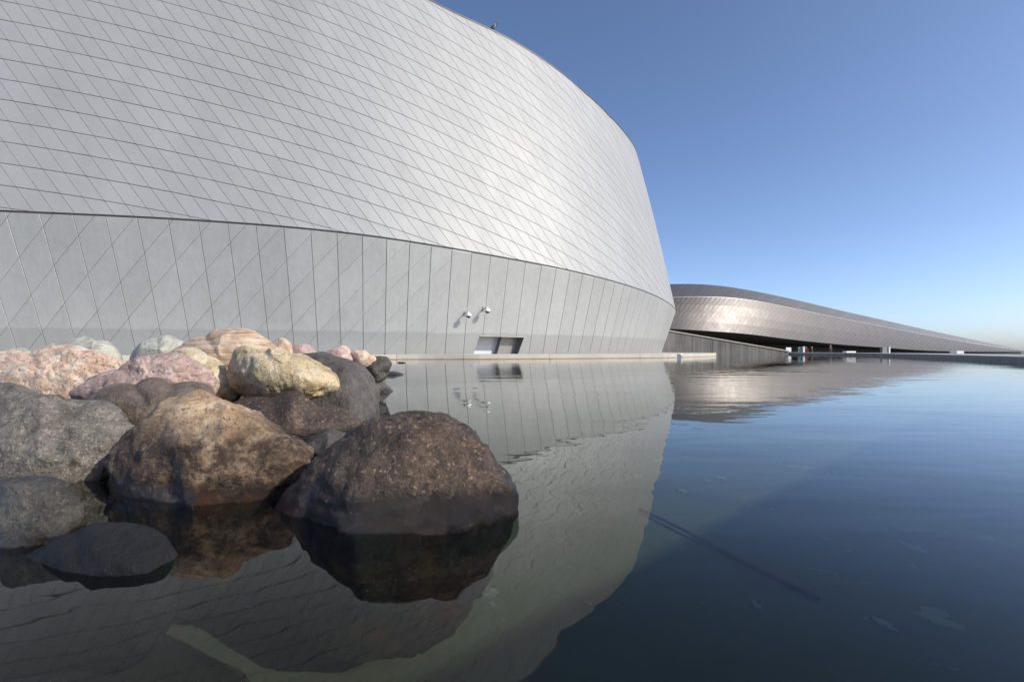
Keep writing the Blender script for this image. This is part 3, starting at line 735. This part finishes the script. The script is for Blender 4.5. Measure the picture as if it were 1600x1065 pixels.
ROCKS = [
 ('dark brown boulder with a shiny wet foot, standing alone in the water', [(425, 838), (440, 790), (480, 740), (530, 690), (575, 658), (630, 645), (690, 650), (740, 680), (780, 722), (800, 757), (796, 800), (780, 850), (740, 920), (680, 985), (590, 1005), (500, 985), (440, 920)], 1.34, .27, m_dark, 6, .06, .8, 1),
 ('tan peaked boulder with dark crusted lower half at the water', [(157, 705), (185, 668), (235, 630), (280, 613), (318, 610), (370, 632), (430, 665), (480, 695), (497, 715), (470, 745), (440, 785), (420, 840), (380, 910), (330, 945), (250, 940), (208, 870), (180, 790), (162, 740)], 1.56, .34, m_tan, 6, .065, .8, 2),
 ('big grey speckled granite boulder behind the smaller dark one', [(-150, 720), (-130, 650), (-60, 617), (50, 611), (130, 617), (185, 638), (213, 668), (207, 720), (195, 790), (150, 860), (0, 870), (-120, 830)], 1.78, .46, m_grey, 6, .06, .7, 2),
 ('smooth dark grey boulder low in the water below the grey granite', [(-90, 840), (-70, 785), (-20, 757), (50, 747), (95, 754), (122, 775), (131, 805), (122, 860), (90, 930), (0, 1000), (-80, 940)], 1.16, .21, m_slate, 6, .05, .7, 2),
 ('black flat boulder just breaking the water beside the dark grey one', [(-70, 905), (0, 884), (60, 866), (120, 838), (165, 822), (205, 819), (242, 828), (268, 848), (285, 890), (250, 990), (100, 1040), (-50, 1010)], 1.0, .15, m_black, 5, .03, .8, 1),
 ('ochre angular boulder with a vertical crack, resting on darker stones', [(357, 585), (361, 550), (374, 538), (410, 546), (455, 552), (502, 566), (531, 588), (536, 600), (515, 613), (470, 622), (420, 630), (380, 620), (360, 605)], 2.5, .28, m_yellow, 6, .05, .4, 4),
 ('large charcoal boulder at the water behind the ochre one', [(395, 650), (405, 600), (435, 565), (480, 552), (530, 555), (570, 571), (590, 602), (597, 640), (592, 680), (560, 740), (430, 740)], 3.1, .5, m_char, 5, .03, .65, 1),
 ('long low dark boulder under the ochre stone', [(340, 650), (365, 622), (420, 619), (500, 631), (550, 645), (568, 662), (560, 700), (480, 740), (380, 740), (340, 700)], 2.3, .36, m_dark, 5, .03, .6, 1),
 ('small dark stone wedged between two wet boulders', [(462, 700), (488, 681), (530, 675), (550, 684), (545, 735), (480, 750)], 2.0, .17, m_slate, 5, .03, .7, 1),
 ('dusty pink boulder with a notched top', [(112, 612), (140, 589), (183, 577), (200, 563), (235, 556), (290, 559), (326, 575), (337, 596), (330, 630), (260, 655), (140, 650)], 2.45, .34, m_pink, 6, .08, .6, 3),
 ('brown grey low boulder in front of the pink one', [(115, 650), (148, 613), (210, 602), (270, 598), (330, 604), (347, 628), (330, 690), (150, 700)], 2.08, .28, m_brown, 5, .03, .65, 1),
 ('pink and orange granite boulder beside the pink one', [(-120, 630), (-85, 578), (-20, 559), (40, 548), (90, 541), (130, 543), (180, 559), (215, 571), (236, 592), (220, 650), (100, 670), (-90, 670)], 2.85, .5, m_orange, 6, .075, .6, 3),
 ('pale grey green rounded boulder behind the orange granite', [(87, 550), (100, 533), (125, 526), (150, 531), (180, 543), (191, 556), (188, 585), (105, 590)], 3.6, .3, m_pale, 5, .03, .65, 1),
 ('pale grey rounded boulder beside the banded one', [(198, 565), (215, 540), (245, 528), (275, 527), (302, 540), (305, 590), (212, 590)], 3.55, .3, m_pale, 5, .025, .65, 1),
 ('large banded orange and cream boulder on top of the bank', [(222, 578), (268, 546), (320, 526), (365, 515), (395, 512), (416, 525), (435, 547), (428, 585), (380, 605), (300, 610), (238, 600)], 3.1, .38, m_band, 6, .035, .6, 3),
 ('cream elongated boulder sloping between pink and ochre stones', [(252, 566), (268, 546), (300, 542), (325, 555), (356, 582), (379, 606), (374, 624), (340, 630), (300, 622), (262, 600)], 2.68, .24, m_cream, 6, .03, .65, 1),
 ('small spotted pink stone against the grey wall', [(427, 560), (430, 531), (440, 527), (449, 531), (453, 560), (440, 566)], 4.0, .09, m_orange, 4, .04, .5, 2),
 ('salmon rounded stone between the spotted and the far stones', [(445, 565), (454, 541), (470, 537), (490, 545), (499, 560), (470, 575)], 4.2, .2, m_pink, 4, .04, .65, 1),
 ('pinkish stone topped by a small orange one', [(503, 568), (512, 547), (525, 543), (545, 549), (552, 564), (525, 576)], 4.7, .2, m_pink, 4, .05, .65, 2),
 ('small brown orange stone atop pinkish stone', [(518, 553), (526, 542), (537, 539.5), (546, 544), (547, 556), (530, 560)], 4.95, .12, m_orange, 4, .05, .65, 2),
 ('orange stone next to the small dark one at the bank end', [(545, 568), (551, 548), (562, 546), (578, 552), (590, 560), (580, 578), (555, 578)], 5.0, .2, m_orange, 4, .06, .6, 2),
 ('grey green stone at the back of the orange granite', [(-4, 566), (6, 549), (25, 545), (45, 546), (56, 556), (50, 575), (5, 575)], 3.9, .2, m_pale, 4, .05, .6, 2),
 ('small dark stone with orange lichen at the end of the bank', [(560, 590), (572, 562), (590, 556), (606, 558), (613, 568), (606, 582), (592, 598), (570, 600)], 5.0, .2, m_slate, 4, .05, .6, 2),
]
BUILT = []
for i, (lab, ol, d, t_, m_, sub, rg, full, cuts) in enumerate(ROCKS):
    o = rock('boulder' if max(p[0] for p in ol) - min(p[0] for p in ol) > 70 else 'stone', lab, ol, d, t_, m_, sub, 11 + i * 3, rg, full, cuts, FZ - .01)
    BUILT.append(o)
bank(BUILT)
def awash(px, py, w, h_, label, seed):
    d = CAM_H * FPX / (py - HY); k = FPX / d
    ol = [(px - w / 2, py), (px - w * .3, py - h_ * .8), (px, py - h_), (px + w * .3, py - h_ * .7), (px + w / 2, py), (px + w * .4, py + .42 * k), (px - w * .4, py + .42 * k)]
    rock('stone', label, ol, d, w / k * .4, m_slate, 4, seed, .04, .6, 1, FZ - .01)
awash(610, 585, 46, 5.5, 'flat dark stone lying awash off the end of the bank', 91)
awash(627, 566.8, 17, 1.8, 'tiny dark stone awash close to the pale ledge', 92)

# sunken things on the pool floor
m_algae = plain('pale dried algae', (.26, .28, .23), .9, 0, .3, 20)
for px, py, w, hgt, how in ((1425, 855, .06, .035, 'pointed algae patch on the shaded pool floor, below a thin streak of algae'), (1460, 965, .085, .03, 'largest ragged algae patch on the shaded pool floor'), (1385, 977, .035, .022, 'small round algae patch beside the largest ragged one'), (1182, 947, .02, .014, 'tiny algae flake on the floor beside the sunken rod'), (1430, 830, .13, .012, 'long thin streak of algae on the shaded pool floor'), (1125, 747, .05, .02, 'broadest of three algae flakes on the sunlit pool floor by the shadow line'), (1065, 767, .04, .02, 'algae flake on the sunlit floor, close to the reflected edge of the building'), (1105, 752, .03, .014, 'smallest of three algae flakes on the sunlit pool floor, between the other two')):
    d = (CAM_H - FZ) * FPX / (py - HY); c = Vector(((px - CX) / FPX * d, d, FZ)); bm = bmesh.new(); ring = []
    for k in range(28):
        a = k / 28 * 2 * math.pi; rr = 1 + .75 * noise.fractal(Vector((math.cos(a) * 1.3, math.sin(a) * 1.3, px * .13)), 1, 2, 4)
        ring.append((c.x + w * .6 * rr * math.cos(a), c.y + hgt * 1.6 * rr * math.sin(a)))
    top = [bm.verts.new((x, y, FZ + .006)) for x, y in ring]; low = [bm.verts.new((c.x + (x - c.x) * 1.06, c.y + (y - c.y) * 1.06, FZ + .0005)) for x, y in ring]
    bm.faces.new(top)
    for k in range(28): bm.faces.new((low[k], low[(k + 1) % 28], top[(k + 1) % 28], top[k]))
    o = bm_obj('algae_patch', bm, m_algae); o.data.transform(Matrix.Translation(-c)); o.location = c
    tag(o, how or 'small pale algae flake on the sunlit pool floor near the shadow line', 'algae', 'algae patches on the pool floor')
bm = bmesh.new(); a = Vector((.69, 2.46, FZ + .012)); b = Vector((1.067, 1.58, FZ + .012))
add_tube(bm, [a.lerp(b, k / 6) + Vector((0, 0, .006 * math.sin(k))) for k in range(7)], .008, 10)
tag(bm_obj('sunken_rod', bm, plain('rusty rod', (.20, .08, .045), .8), None, True), 'thin rusty rod lying on the pool floor', 'rod')
